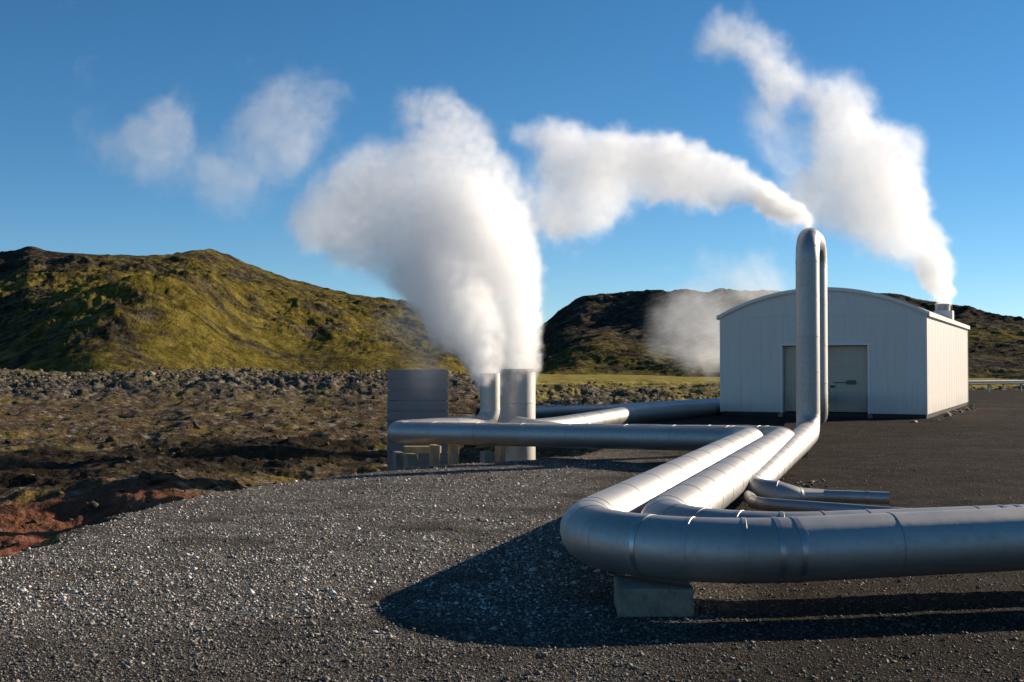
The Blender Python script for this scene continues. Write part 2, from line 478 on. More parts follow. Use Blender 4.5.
build_hill('mossy_hill', left_prof, 235, 520, 1100, M['hill_l'], lambda s: s ** 0.80 * (1 - 0.12 * np.sin(s * np.pi)),
           [(165, 0.22, 95, 0.16, 9.0), (330, 0.3, 60, 0.2, 4.0)], -330, 610, 9.0,
           moss_fn=lambda px, s, x, y: -0.03 + 0.14 * sstep(0, 240, px + 90 * fbm(x / 60, y / 60, 3)) - 0.10 * sstep(0.6, 1.0, s + 0.25 * fbm(x / 50, y / 50 + 7, 3)))
right_prof = [(430, 372), (500, 358), (530, 338), (545, 324), (558, 312), (570, 302), (582, 295), (600, 293), (640, 291), (700, 289.5), (760, 290), (800, 292), (850, 294),
              (893, 292), (915, 297), (950, 304), (1000, 314), (1024, 319), (1100, 332), (1250, 345), (1400, 352)]
build_hill('rocky_hill', right_prof, 225, 385, 900, M['hill_r'], lambda s: 0.55 * s ** 1.1 + 0.45 * s ** 3.0,
           [(600, 0.35, 50, 0.2, 3.0)], 420, 1420, 4.5, nth=760, rim=1.7,
           moss_fn=lambda px, s, x, y: -0.07 + 0.14 * sstep(0.7, 0.1, s) * sstep(850, 600, px))

# ------------------------------------------------------------------ loose stones (uncountable)
def scatter_rocks(name, P, size, mat, rnd, sides=1, flat=0.7):
    """one mesh of jittered octahedra (sides=1) or icosahedra"""
    n = len(P)
    if sides == 1:
        bv = np.array([(1, 0, 0), (-1, 0, 0), (0, 1, 0), (0, -1, 0), (0, 0, 1), (0, 0, -1)], float)
        bf = np.array([(0, 2, 4), (2, 1, 4), (1, 3, 4), (3, 0, 4), (2, 0, 5), (1, 2, 5), (3, 1, 5), (0, 3, 5)])
    else:
        bm = bmesh.new(); bmesh.ops.create_icosphere(bm, subdivisions=1 if sides == 2 else 2, radius=1.0)
        bv = np.array([v.co[:] for v in bm.verts]); bf = np.array([[v.index for v in f.verts] for f in bm.faces]); bm.free()
    k = len(bv)
    V = bv[None] * rng.uniform(0.35, 1.4, (n, k, 1)) + rng.normal(0, 0.20, (n, k, 3))
    V = V * rng.uniform(0.7, 1.35, (n, 1, 3)) * np.array([1, 1, flat])
    a = rng.uniform(0, 2 * np.pi, n); ca, sa = np.cos(a)[:, None], np.sin(a)[:, None]
    V = np.stack([V[..., 0] * ca - V[..., 1] * sa, V[..., 0] * sa + V[..., 1] * ca, V[..., 2]], -1)
    V = V * size[:, None, None] + P[:, None, :]
    Fc = (bf[None] + (np.arange(n) * k)[:, None, None]).reshape(-1, 3)
    me = mesh_np(name, V.reshape(-1, 3), Fc, False)
    at = me.attributes.new('rnd', 'FLOAT', 'POINT'); at.data.foreach_set('value', np.repeat(rnd, k).astype(np.float32))
    return link(name, me, mat)
def fan(n, r0, r1, half, power=1.0, th0=0.0):
    u = rng.uniform(0, 1, n)
    r = np.exp(np.log(r0) + u * np.log(r1 / r0)) if power == 1 else r0 * (r1 / r0) ** u
    t = np.radians(th0 + rng.uniform(-half, half, n))
    return r * np.sin(t), r * np.cos(t)
def chips():
    x, y = fan(260000, 6.2, 42, 29)
    z, d, _, r, th = ground_h(x, y, True)
    pale = pale_f(x, y)
    keep = (d < 0.3) & (rng.uniform(0, 1, len(x)) < 0.5 + 0.5 * pale)
    x, y, z, pale = x[keep], y[keep], z[keep], pale[keep]
    s = np.clip(rng.lognormal(math.log(0.0078), 0.5, len(x)), 0.004, 0.034) * (0.75 + 0.25 * pale)
    rnd = np.clip(rng.beta(1.1, 1.4, len(x)) * (0.22 + 0.98 * pale), 0, 1)
    o = scatter_rocks('stone_chips', np.stack([x, y, z + s * 0.25], 1), s, M['chips'], rnd)
    tag(o, 'grey crushed stone chips strewn over the gravel pad', 'gravel', kind='stuff')
chips()
def lava_rocks():
    x, y = fan(95000, 12, 190, 30)
    z, d, rub, r, th = ground_h(x, y, True)
    cl = fbm(x / 9 + 55, y / 9, 3)
    p = np.clip(0.0 + 0.75 * rub + 0.9 * cl, 0.012, 1) * sstep(0.3, 1.6, d) * (1 - sstep(170, 190, r))
    keep = (rng.uniform(0, 1, len(x)) < p) & (d > 0.5)
    x, y, z, r, rub, cl = x[keep], y[keep], z[keep], r[keep], rub[keep], cl[keep]
    s = np.clip(rng.lognormal(math.log(0.05), 0.6, len(x)), 0.02, 0.22) * (0.8 + 0.008 * np.clip(r, 0, 140)) * (1 - 0.25 * sstep(0.1, 0.2, np.abs(cl)))
    rnd = np.clip(rng.beta(1.3, 2.0, len(x)) * (0.6 + 0.75 * rub), 0, 1)
    o = scatter_rocks('lava_rubble', np.stack([x, y, z + s * 0.15], 1), s, M['lavarock'], rnd, 2, 0.75)
    tag(o, 'brown and grey lava rubble scattered across the mossy field', 'rubble', kind='stuff')
lava_rocks()
#MARK_OBJECTS
# ------------------------------------------------------------------ the building
BL, BR, BB = Vector((8.624, 49.5, 0)), Vector((15.97, 46.0, 0)), Vector((23.84, 62.5, 0))
BW, BD = (BR - BL).length, (BB - BR).length
bang = math.atan2((BR - BL).y, (BR - BL).x)
EAVE, RISE = 4.08, 1.02
def arc_z(x):                       # underside of the curved roof at local x
    R = (BW ** 2 / 4 + RISE ** 2) / (2 * RISE)
    return EAVE + RISE - R + math.sqrt(max(0, R * R - (x - BW / 2) ** 2))
def building():
    b = empty('industrial_shed', BL, bang)
    tag(b, 'pale metal shed with curved roof and recessed door behind the tall pipe', 'shed')
    PL = 0.17
    MB().box((0.03, 0.03, -0.3), (BW - 0.03, BD - 0.03, PL)).build('plinth', M['plinth'], b)
    dx0, dx1, dz = 2.58, 5.92, 2.86
    # back and left walls, one sheet each
    MB().box((0.0, BD - 0.08, PL + .003), (BW, BD, EAVE)).build('back_wall', M['wall'], b)
    MB().box((0.0, 0.09, PL + .003), (0.08, BD - 0.083, EAVE)).build('side_wall', M['wall'], b)
    # front panels, each a sheet with its own edges
    def panel(x0, x1, z0, z1):
        m = MB().box((x0 + 0.0015, 0.0, z0), (x1 - 0.0015, 0.08, z1), 0.002)
        m.build('wall_panel', M['wall'], b)
    xs = [0.0, 0.86, 1.72, dx0]
    for x0, x1 in zip(xs, xs[1:]): panel(x0, x1, PL + .003, EAVE - 0.02)
    xs = [dx0, 3.42, 4.25, 5.08, dx1]
    for x0, x1 in zip(xs, xs[1:]): panel(x0, x1, dz + 0.06, EAVE - 0.02)
    xs = [dx1, 6.66, 7.40, BW]
    for x0, x1 in zip(xs, xs[1:]): panel(x0, x1, PL + .003, EAVE - 0.02)
    # gable above the eave line
    pts = [(0.0, EAVE + 0.0)] + [(BW * k / 24, arc_z(BW * k / 24) - 0.02) for k in range(1, 24)] + [(BW, EAVE + 0.0)]
    MB().prism(pts, 0.012, 0.09).build('gable_panel', M['wall'], b)
    MB().prism(pts, BD - 0.09, BD - 0.012).build('gable_panel', M['wall'], b)
    MB().box((0.02, -0.012, EAVE - 0.035), (BW - 0.02, 0.01, EAVE - 0.005)).build('flashing_strip', M['trim'], b)
    # right wall panels (sunlit)
    n = 16
    for k in range(n):
        y0, y1 = 0.083 + (BD - 0.17) * k / n, 0.083 + (BD - 0.17) * (k + 1) / n
        m = MB().box((BW - 0.08, y0 + 0.005, PL + .003), (BW, y1 - 0.005, EAVE - 0.02))
        for q in (1, 2):
            yy = y0 + (y1 - y0) * q / 3
            m.box((BW - 0.004, yy - 0.02, PL + 0.03), (BW + 0.004, yy + 0.02, EAVE - 0.05))
        m.build('wall_panel', M['wall'], b)
    # corner trims
    for x in (-0.012, BW - 0.06):
        MB().box((x, -0.014, PL - 0.02), (x + 0.072, 0.075, EAVE - 0.04)).build('corner_trim', M['trim'], b)
    MB().box((BW - 0.055, BD - 0.075, PL - .02), (BW + 0.014, BD + 0.014, EAVE - 0.04)).build('corner_trim', M['trim'], b)
    # roof sheets: arc shell, front to back in four sheets
    ov = 0.07
    def roof_sheet(y0, y1, lift):
        out, inn = [], []
        N = 26
        for k in range(N + 1):
            x = -ov + (BW + 2 * ov) * k / N
            xc = min(max(x, 0), BW)
            sl = 0.0 if 0 <= x <= BW else -abs(x - xc) * 0.42
            z = arc_z(xc) + sl + lift
            out.append((x, z + 0.07)); inn.append((x, z))
        MB().prism(out + inn[::-1], y0, y1).build('roof_sheet', M['roof'], r, 30)
    r = MB().prism([(BW * k / 24, arc_z(BW * k / 24) - 0.015) for k in range(25)] + [(BW * k / 24, arc_z(BW * k / 24) - 0.06) for k in range(24, -1, -1)], 0.1, BD - 0.1).build('roof', M['roof'], b)
    ys = [-ov, 4.4, 9.0, 13.6, BD + ov]
    for k in range(4): roof_sheet(ys[k] + (0.012 if k else 0), ys[k + 1] - 0.003, 0.0)
    # fascia round the front arc and along the eaves
    N = 26; lo, hi = [], []
    for k in range(N + 1):
        x = -ov - 0.02 + (BW + 2 * ov + 0.04) * k / N; xc = min(max(x, 0), BW)
        z = arc_z(xc) - (0 if 0 <= x <= BW else abs(x - xc) * 0.42)
        lo.append((x, z - 0.05)); hi.append((x, z + 0.085))
    MB().prism(hi + lo[::-1], -ov - 0.045, -ov - 0.004).build('fascia', M['trim'], b)
    for x0, x1 in ((-ov - 0.05, -ov - 0.003), (BW + ov + 0.003, BW + ov + 0.05)):
        MB().box((x0, -ov - 0.04, EAVE - 0.12), (x1, BD + ov, EAVE + 0.06)).build('eave_fascia', M['trim'], b)
    # door recess
    MB().box((dx0 - 0.002, 0.55, PL), (dx1 + 0.002, 0.60, dz + 0.08)).build('recess_back', M['plinth'], b)
    MB().box((dx0 - 0.06, 0.083, PL), (dx0 - 0.004, 0.6, dz + 0.05)).build('recess_side', M['wall'], b)
    MB().box((dx1 + 0.004, 0.083, PL), (dx1 + 0.06, 0.6, dz + 0.05)).build('recess_side', M['wall'], b)
    MB().box((dx0 - 0.06, 0.083, dz + 0.052), (dx1 + 0.06, 0.6, dz + 0.09)).build('recess_top', M['wall'], b)
    fr = MB()
    fr.box((dx0 - 0.09, -0.035, PL - 0.02), (dx0 - 0.001, 0.07, dz + 0.001))
    fr.box((dx1 + 0.001, -0.035, PL - 0.02), (dx1 + 0.09, 0.07, dz + 0.001))
    fr.box((dx0 - 0.28, -0.045, dz + 0.003), (dx1 + 0.24, 0.06, dz + 0.075))
    fr.build('door_frame', M['trim'], b)
    w = (dx1 - dx0) / 2
    for k in range(2):
        x0 = dx0 + w * k
        d = MB().box((x0 + 0.01, 0.30 + 0.06 * k, PL + 0.04), (x0 + w + (0.05 if k == 0 else -0.01), 0.345 + 0.06 * k, dz - 0.02), 0.008).build('door', M['door'], b)
        for q in range(3):
            z0 = PL + 0.12 + q * 0.86
            MB().box((x0 + 0.09, 0.285 + 0.06 * k, z0), (x0 + w - 0.09, 0.298 + 0.06 * k, z0 + 0.78), 0.004).build('door_panel', M['door'], d)
        MB().box((x0 + (w - 0.30 if k == 0 else 0.16), 0.24 + 0.06 * k, 1.18), (x0 + (w - 0.12 if k == 0 else 0.34), 0.284 + 0.06 * k, 1.26), 0.01).build('handle', M['dark'], d)
    # latch bar with its worn dark patch
    MB().box((dx0 + w + 0.3, 0.30, 1.36), (dx0 + w + 1.2, 0.325, 1.40), 0.006).build('latch_bar', M['worn'], b)
    MB().box((dx0 + w + 0.80, 0.29, 1.31), (dx0 + w + 1.16, 0.329, 1.48), 0.03).build('lock_plate', M['worn'], b)
    for x in (dx0 - 0.14, dx1 + 0.02):
        MB().box((x, -0.2, -0.05), (x + 0.16, 0.02, 0.13), 0.01).build('frame_foot', M['conc'], b)
    # roof vent near the right eave
    vx, vy = BW - 0.58, 12.4
    vz = arc_z(vx)
    v = MB().box((vx - 0.42, vy - 0.4, vz - 0.12), (vx + 0.42, vy + 0.4, vz + 0.34), 0.01).build('roof_vent', M['trim'], b)
    MB().cyl((vx - 0.05, vy, vz + 0.343), (vx - 0.05, vy, vz + 0.66), 0.34, n=28).build('vent_pipe', M['clad_dull'], v, 40)
    MB().cyl((vx - 0.05, vy, vz + 0.60), (vx - 0.05, vy, vz + 0.65), 0.37, n=28).build('vent_collar', M['clad_dull'], v, 40)
    return b.matrix_world.copy(), (vx - 0.05, vy, vz + 0.9)
bmat, vent_local = building()
bm4 = Matrix.Translation(BL) @ Matrix.Rotation(bang, 4, 'Z')
VENT = bm4 @ Vector(vent_local)

# ------------------------------------------------------------------ pipes
def fillet(pts):
    """[(x,y,z,R)] -> list of (point, is_bend) with rounded corners"""
    P = [Vector(p[:3]) for p in pts]; out = [(P[0], 0)]
    for i in range(1, len(P) - 1):
        a, b, c = P[i - 1], P[i], P[i + 1]; R = pts[i][3]
        d0, d1 = (b - a).normalized(), (c - b).normalized()
        turn = d0.angle(d1)
        t = R * math.tan(turn / 2)
        s, e = b - d0 * t, b + d1 * t
        ctr = b + ((d1 - d0).normalized()) * (R / math.cos(turn / 2))
        n = max(6, int(math.degrees(turn) / 4))
        v0 = s - ctr; ax = d0.cross(d1).normalized()
        for k in range(n + 1):
            out.append((ctr + Matrix.Rotation(turn * k / n, 3, ax) @ v0, i))
    out.append((P[-1], 0))
    return out
def resample(path, step=0.06):
    pts, flag = [], []
    for (a, fa), (b, fb) in zip(path, path[1:]):
        L = (b - a).length
        if L < 1e-5: continue
        bend = fa > 0 and fa == fb
        n = 1 if bend else max(1, int(L / 0.25))
        for k in range(n):
            pts.append(a.lerp(b, k / n)); flag.append(bend)
    pts.append(path[-1][0]); flag.append(False)
    return pts, flag
def ring_frames(pts):
    n = len(pts); T = []
    for i in range(n):
        T.append((pts[min(i + 1, n - 1)] - pts[max(i - 1, 0)]).normalized())
    up = Vector((0, 0, 1)) if abs(T[0].z) < 0.9 else Vector((1, 0, 0))
    N = [(up - T[0] * up.dot(T[0])).normalized()]
    for i in range(1, n):
        q = T[i - 1].rotation_difference(T[i])
        v = q @ N[-1]; N.append((v - T[i] * v.dot(T[i])).normalized())
    return T, N
def tube_mesh(name, rings, seg=40, cap0=False, cap1=False):
    """rings: list of (centre, T, N, radius)"""
    V = []
    for c, T, N, r in rings:
        B = T.cross(N)
        for k in range(seg):
            a = 2 * math.pi * k / seg
            V.append(c + (N * math.cos(a) + B * math.sin(a)) * r)
    Fc = []
    for i in range(len(rings) - 1):
        for k in range(seg):
            a, b = i * seg + k, i * seg + (k + 1) % seg
            Fc.append((a, b, b + seg, a + seg))
    if cap0: Fc.append(tuple(range(seg - 1, -1, -1)))
    if cap1: Fc.append(tuple((len(rings) - 1) * seg + k for k in range(seg)))
    me = bpy.data.meshes.new(name)
    me.from_pydata([v[:] for v in V], [], Fc)
    me.polygons.foreach_set('use_smooth', np.ones(len(me.polygons), bool))
    me.set_sharp_from_angle(angle=rad(28))
    return me
def interp(pts, T, N, S, s):
    i = int(np.clip(np.searchsorted(S, s) - 1, 0, len(pts) - 2))
    t = (s - S[i]) / max(1e-9, S[i + 1] - S[i])
    t = min(max(t, 0), 1)
    return pts[i].lerp(pts[i + 1], t), T[i].lerp(T[i + 1], t).normalized(), N[i].lerp(N[i + 1], t).normalized()
def pipe(name, label, pts, r, sec=1.0, gore=0.36, mat='clad', bands=(), cap0=False, cap1=False, group=None, seg=40, cat='pipe', band_every=0):
    root = empty(name, (pts[0][0], pts[0][1], 0)); tag(root, label, cat, group)
    o0 = Vector((pts[0][0], pts[0][1], 0))
    P, fl = resample(fillet(pts)); T, N = ring_frames(P)
    S = np.concatenate([[0], np.cumsum([(P[i + 1] - P[i]).length for i in range(len(P) - 1)])])
    # cut positions
    cuts = [0.0]; rr = random.Random(hash(len(label)) % 1000)
    while cuts[-1] < S[-1] - 0.05:
        s = cuts[-1]
        i = int(np.clip(np.searchsorted(S, s + 0.02) - 1, 0, len(P) - 2))
        L = gore if fl[i] else sec * rr.uniform(0.9, 1.1)
        e = s + L
        for j in range(i, len(P) - 1):                       # stop at the start or end of a bend
            if S[j] > s + 0.1 and S[j] < e and fl[j] != fl[i]: e = S[j]; break
        if S[-1] - e < 0.12: e = S[-1]
        cuts.append(min(e, S[-1]))
    nb = len(cuts) - 1
    for k in range(nb):
        a, b = cuts[k], cuts[k + 1]
        ss = [a, a + 0.012] + [s for s in S if a + 0.03 < s < b - 0.05] + [b - 0.022, b - 0.020, b + (0.012 if k < nb - 1 else 0)]
        rings = []
        for q, s in enumerate(ss):
            c, t, n = interp(P, T, N, S, min(s, S[-1]))
            lip = 0.0038 if q >= len(ss) - 2 and k < nb - 1 else 0.0
            rings.append((c - o0, t, n, (r(s) if callable(r) else r) + lip))
        me = tube_mesh('cladding_section', rings, seg, cap0 and k == 0, cap1 and k == nb - 1)
        link('cladding_section', me, M[mat], root)
    bl = list(bands)
    if band_every: bl += [cuts[k] for k in range(band_every, nb, band_every)]
    for s in bl:
        rings = []
        for ds, dr in ((-0.02, 0.0), (-0.02, 0.005), (0.02, 0.005), (0.02, 0.0)):
            c, t, n = interp(P, T, N, S, min(max(s + ds, 0), S[-1]))
            rings.append((c - o0, t, n, (r(s) if callable(r) else r) + dr))
        link('joint_band', tube_mesh('joint_band', rings, seg), M['band'], root)
    return root
RA = 0.26
LEG = lambda Z, off=0.0: (1.284 + off + 0.327 * (Z - 13.0))
A_pts = [(13.0, 11.5, 0.74, 0), (0.067, 9.27, 0.49, 1.35), (4.75, 23.5, 0.58, 0.75), (-3.15, 29.1, 0.42, 0.55), (-0.57, 31.0, 0.50, 0.42), (-0.57, 31.0, 1.84, 0)]
pipe('steam_pipe', 'nearest fat aluminium pipe with the big foreground bend on a concrete block', A_pts, RA, bands=(10.9, 11.05, 12.1), sec=1.25, gore=0.42, group='insulated steam pipes')
B_pts = [(13.0, 12.25, 0.60, 0), (0.99, 10.16, 0.46, 1.05), (5.42, 23.75, 0.57, 0.75), (1.1, 26.82, 0.48, 0.6), (0.16, 31.2, 0.45, 0)]
pipe('steam_pipe', 'second fat aluminium pipe running just inside the foreground bend, between its neighbours', B_pts, RA, bands=(8.6, 8.75), group='insulated steam pipes')
ST = (6.66, 26.9); SB = (7.26, 28.5)
C_pts = [(4.15, 15.92, 0.29, 0), (3.02, 15.65, 0.32, 0.45), (ST[0], ST[1], 0.52, 0.48), (ST[0], ST[1], 4.94, 0.56), (SB[0], SB[1], 4.94, 0.56), (SB[0], SB[1], 0.85, 0.5), (12.25, 47.95, 0.85, 0)]
pipe('steam_pipe', 'aluminium pipe that rises into the tall upside-down U in front of the shed', C_pts, lambda q: 0.085 + 0.10 * min(1.0, max(0.0, (q - 0.25) / 0.4)) + 0.075 * min(1.0, max(0.0, (q - 2.0) / 8.0)), sec=0.9, gore=0.3, bands=(0.1,), cap0=True, group='insulated steam pipes')
pipe('drain_pipe', 'short thin pipe ending in a capped stub on the dark gravel', [(4.10, 15.91, 0.29, 0), (4.45, 15.85, 0.285, 0.2), (4.95, 15.72, 0.28, 0)], 0.083, sec=0.9, gore=0.2, bands=(0.6,), cap1=True, seg=24, group='thin branch pipes')
pipe('drain_pipe', 'thin pipe leaving the same branch and passing behind the fat pipes', [(3.12, 15.85, 0.29, 0), (3.05, 15.02, 0.29, 0.35), (5.2, 13.5, 0.28, 0.4), (13.0, 14.6, 0.30, 0)], 0.08, sec=0.9, gore=0.2, seg=24, group='thin branch pipes')
def P3(x, y, Z): return tuple(pix(x, y, Z))
pipe('steam_pipe', 'dull grey pipe crossing behind the long left run towards the shed corner', [(*P3(470, 437, 31.5), 0), (*P3(560, 427, 35.5), 3), (*P3(628, 415, 42), 6), (*P3(745, 406, 54), 0)], 0.31, sec=1.6, mat='clad_dull', bands=(6.4,), seg=32, group='insulated steam pipes')
pipe('steam_pipe', 'farthest low pipe with yellowed sections lying by the lava rubble', [(*P3(480, 414, 44), 0), (*P3(610, 410, 50), 8), (*P3(740, 401, 64), 0)], 0.24, sec=1.3, mat='clad_dull', band_every=2, seg=28, group='insulated steam pipes')

# ------------------------------------------------------------------ pipe supports
def block(name, label, x0, x1, y0, y1, z0, z1, mat='conc', rz=0.0, group='concrete pipe supports', saddle=True):
    cx, cy_ = (x0 + x1) / 2, (y0 + y1) / 2
    root = empty(name, (cx, cy_, z0), rz); tag(root, label, 'pipe support', group)
    w, d, h = (x1 - x0) / 2, (y1 - y0) / 2, z1 - z0
    MB().box((-w, -d, 0), (w, d, h), 0.025).build('block', M[mat], root)
    if saddle: MB().box((-w * 0.7, -d * 0.5, h + 0.002), (w * 0.7, d * 0.5, h + 0.05), 0.006).build('saddle_plate', M['dark'], root)
    return root
block('concrete_support', 'concrete block carrying the big foreground bend', 0.86, 1.47, 9.62, 10.25, -0.15, 0.222, rz=-0.03, saddle=False)
block('concrete_support', 'low concrete sleeper under the middle of the two fat slanting pipes', 1.75, 2.6, 14.9, 15.2, -0.15, 0.20)
block('concrete_support', 'low concrete sleeper under the far end of the slanting pipes', 3.5, 4.4, 20.4, 20.7, -0.15, 0.24)
block('concrete_support', 'small concrete pad under the foot of the tall pipe', ST[0] - 0.42, ST[0] - 0.1, ST[1] - 0.45, ST[1] - 0.15, -0.15, 0.22)
def left_supports():
    g = 'concrete pipe supports'
    sp = [((394, 402), 456, 470, 28.6, 'conc', 'grey concrete post under the pipe return at far left'),
          ((405, 416), 458, 470, 28.0, 'conc_moss', 'squat sunlit concrete block beside the leftmost post'),
          ((431, 438), 449, 464, 28.6, 'conc_moss', 'narrow mossy concrete post left of the twin steam vents'),
          ((450, 457), 448, 463, 28.3, 'conc_moss', 'pale concrete post below the vent pipe, mossy at its foot'),
          ((482, 492), 456, 466, 27.2, 'conc', 'low pale concrete block in front of the steam vents'),
          ((497, 503), 447, 461, 28.2, 'conc', 'thin concrete post below the vent tank')]
    for (xa, xb), ya, yb, Z, mt, lab in sp:
        a, b = pix(xa, ya, Z), pix(xb, yb, Z)
        block('concrete_support', lab, a.x, b.x, Z - 0.2, Z + 0.25, b.z - 0.35, a.z + 0.1, mt, 0.3, g, False)
    a, b = pix(404, 446, 29.2), pix(441, 453, 29.2)
    m = MB().box((a.x, 29.0, b.z), (b.x, 29.3, a.z), 0.01)
    o = m.build('support_beam', M['conc_moss']); tag(o, 'pale sunlit concrete beam lying under the left pipe run', 'beam')
left_supports()

# ------------------------------------------------------------------ vent tank and board enclosure
def tank():
    c = pix(517.5, 420, 32.2); bz = -0.62
    root = empty('vent_tank', (c.x, 32.2, bz)); tag(root, 'upright round metal tank venting white steam from its open top', 'tank')
    r = 0.485; top = pix(517, 369.5, 32.2).z - bz
    up = Vector((0, 0, 1)); n = Vector((1, 0, 0)); z = 0.12
    MB().cyl((0, 0, -0.4), (0, 0, 0.118), r + 0.12, n=32).build('base_slab', M['conc'], root, 40)
    k = 0
    while z < top - 0.01:
        z1 = min(z + 0.78, top)
        rings = [(Vector((0, 0, zz)), up, n, r + dr) for zz, dr in ((z, 0), (z1 - 0.03, 0), (z1 - 0.025, 0.006), (z1 + 0.01, 0.006))]
        link('shell_section', tube_mesh('shell_section', rings, 48), M['clad'], root); z = z1; k += 1
    rings = [(Vector((0, 0, zz)), up, n, rr) for zz, rr in ((top - 0.05, r + 0.004), (top - 0.05, r + 0.02), (top + 0.02, r + 0.02), (top + 0.02, r - 0.03), (top - 0.4, r - 0.03))]
    link('rim', tube_mesh('rim', rings, 48), M['band'], root)
    return Vector((c.x, 32.2, bz + top))
TANK_TOP = tank()
def enclosure():
    a, b = pix(387.5, 369.5, 33.0), pix(448, 460, 33.0)
    w = b.x - a.x; z0 = -1.5; h = a.z - z0; d = 1.5
    root = empty('board_enclosure', (a.x, 33.0, z0), 0.07); tag(root, 'dark grey boxy board enclosure behind the left end of the pipe run', 'enclosure')
    n = 12
    for k in range(n):
        za, zb = h * k / n + 0.006, h * (k + 1) / n - 0.006
        MB().box((0, 0, za), (w, 0.05, zb), 0.006).build('board', M['boards'], root)
        MB().box((w - 0.05, 0.053, za), (w, d, zb), 0.006).build('board', M['boards'], root)
        MB().box((0, 0.053, za), (0.05, d, zb), 0.006).build('board', M['boards'], root)
    for x in (0.06, w - 0.16):
        MB().box((x, 0.055, 0), (x + 0.1, 0.15, h)).build('post', M['dark'], root)
    MB().box((0.053, d - 0.05, 0), (w - 0.053, d, h)).build('back_panel', M['boards'], root)
enclosure()

# ------------------------------------------------------------------ guard rail on the far right
def rail():
    p0, p1 = pix(955, 381, 92), pix(1110, 381, 104)
    dv = Vector((p1.x - p0.x, p1.y - p0.y, 0)); L = dv.length
    root = empty('guard_rail', (p0.x, p0.y, 0), math.atan2(dv.y, dv.x)); tag(root, 'pale metal guard rail beyond the shed, along the far road', 'guard rail')
    pr = [(0.0, 0.62), (-0.06, 0.68), (-0.06, 0.74), (0.0, 0.78), (-0.06, 0.82), (-0.06, 0.9), (0.0, 0.95)]
    n = int(L / 4)
    for k in range(n):
        x0, x1 = k * L / n, (k + 1) * L / n
        m = MB(); a = [m.bm.verts.new((x0 + 0.003, y, z)) for y, z in pr]; b = [m.bm.verts.new((x1 - 0.003, y, z)) for y, z in pr]
        for i in range(len(pr) - 1): m.bm.faces.new((a[i], a[i + 1], b[i + 1], b[i]))
        m.build('rail_beam', M['rail'], root)
        MB().box((x0 - 0.06, 0.003, -0.4), (x0 + 0.06, 0.12, 0.9)).build('post', M['rail'], root)
rail()

# ------------------------------------------------------------------ pale broken stone lying in two heaps
def heap(label, cx, cy_, lx, ly, ang, n, size):
    a = rng.normal(0, 0.5, n) * lx; b = rng.normal(0, 0.5, n) * ly
    x, y = cx + a * math.cos(ang) - b * math.sin(ang), cy_ + a * math.sin(ang) + b * math.cos(ang)
    z = ground_h(x, y); sz = rng.lognormal(math.log(size), 0.5, n)
    o = scatter_rocks('loose_stones', np.stack([x, y, z + sz * 0.3], 1), sz, M['lavarock'], rng.uniform(0.5, 1.0, n), 2, 0.6)
    tag(o, label, 'stones', kind='stuff')
heap('pale broken stones lying along the foot of the slanting pipe', 4.55, 19.9, 1.2, 0.5, 0.9, 90, 0.026)
heap('pale broken stones along the sunlit side wall of the shed', 19.4, 52.0, 10.0, 0.5, math.atan2(16.5, 7.87), 40, 0.055)
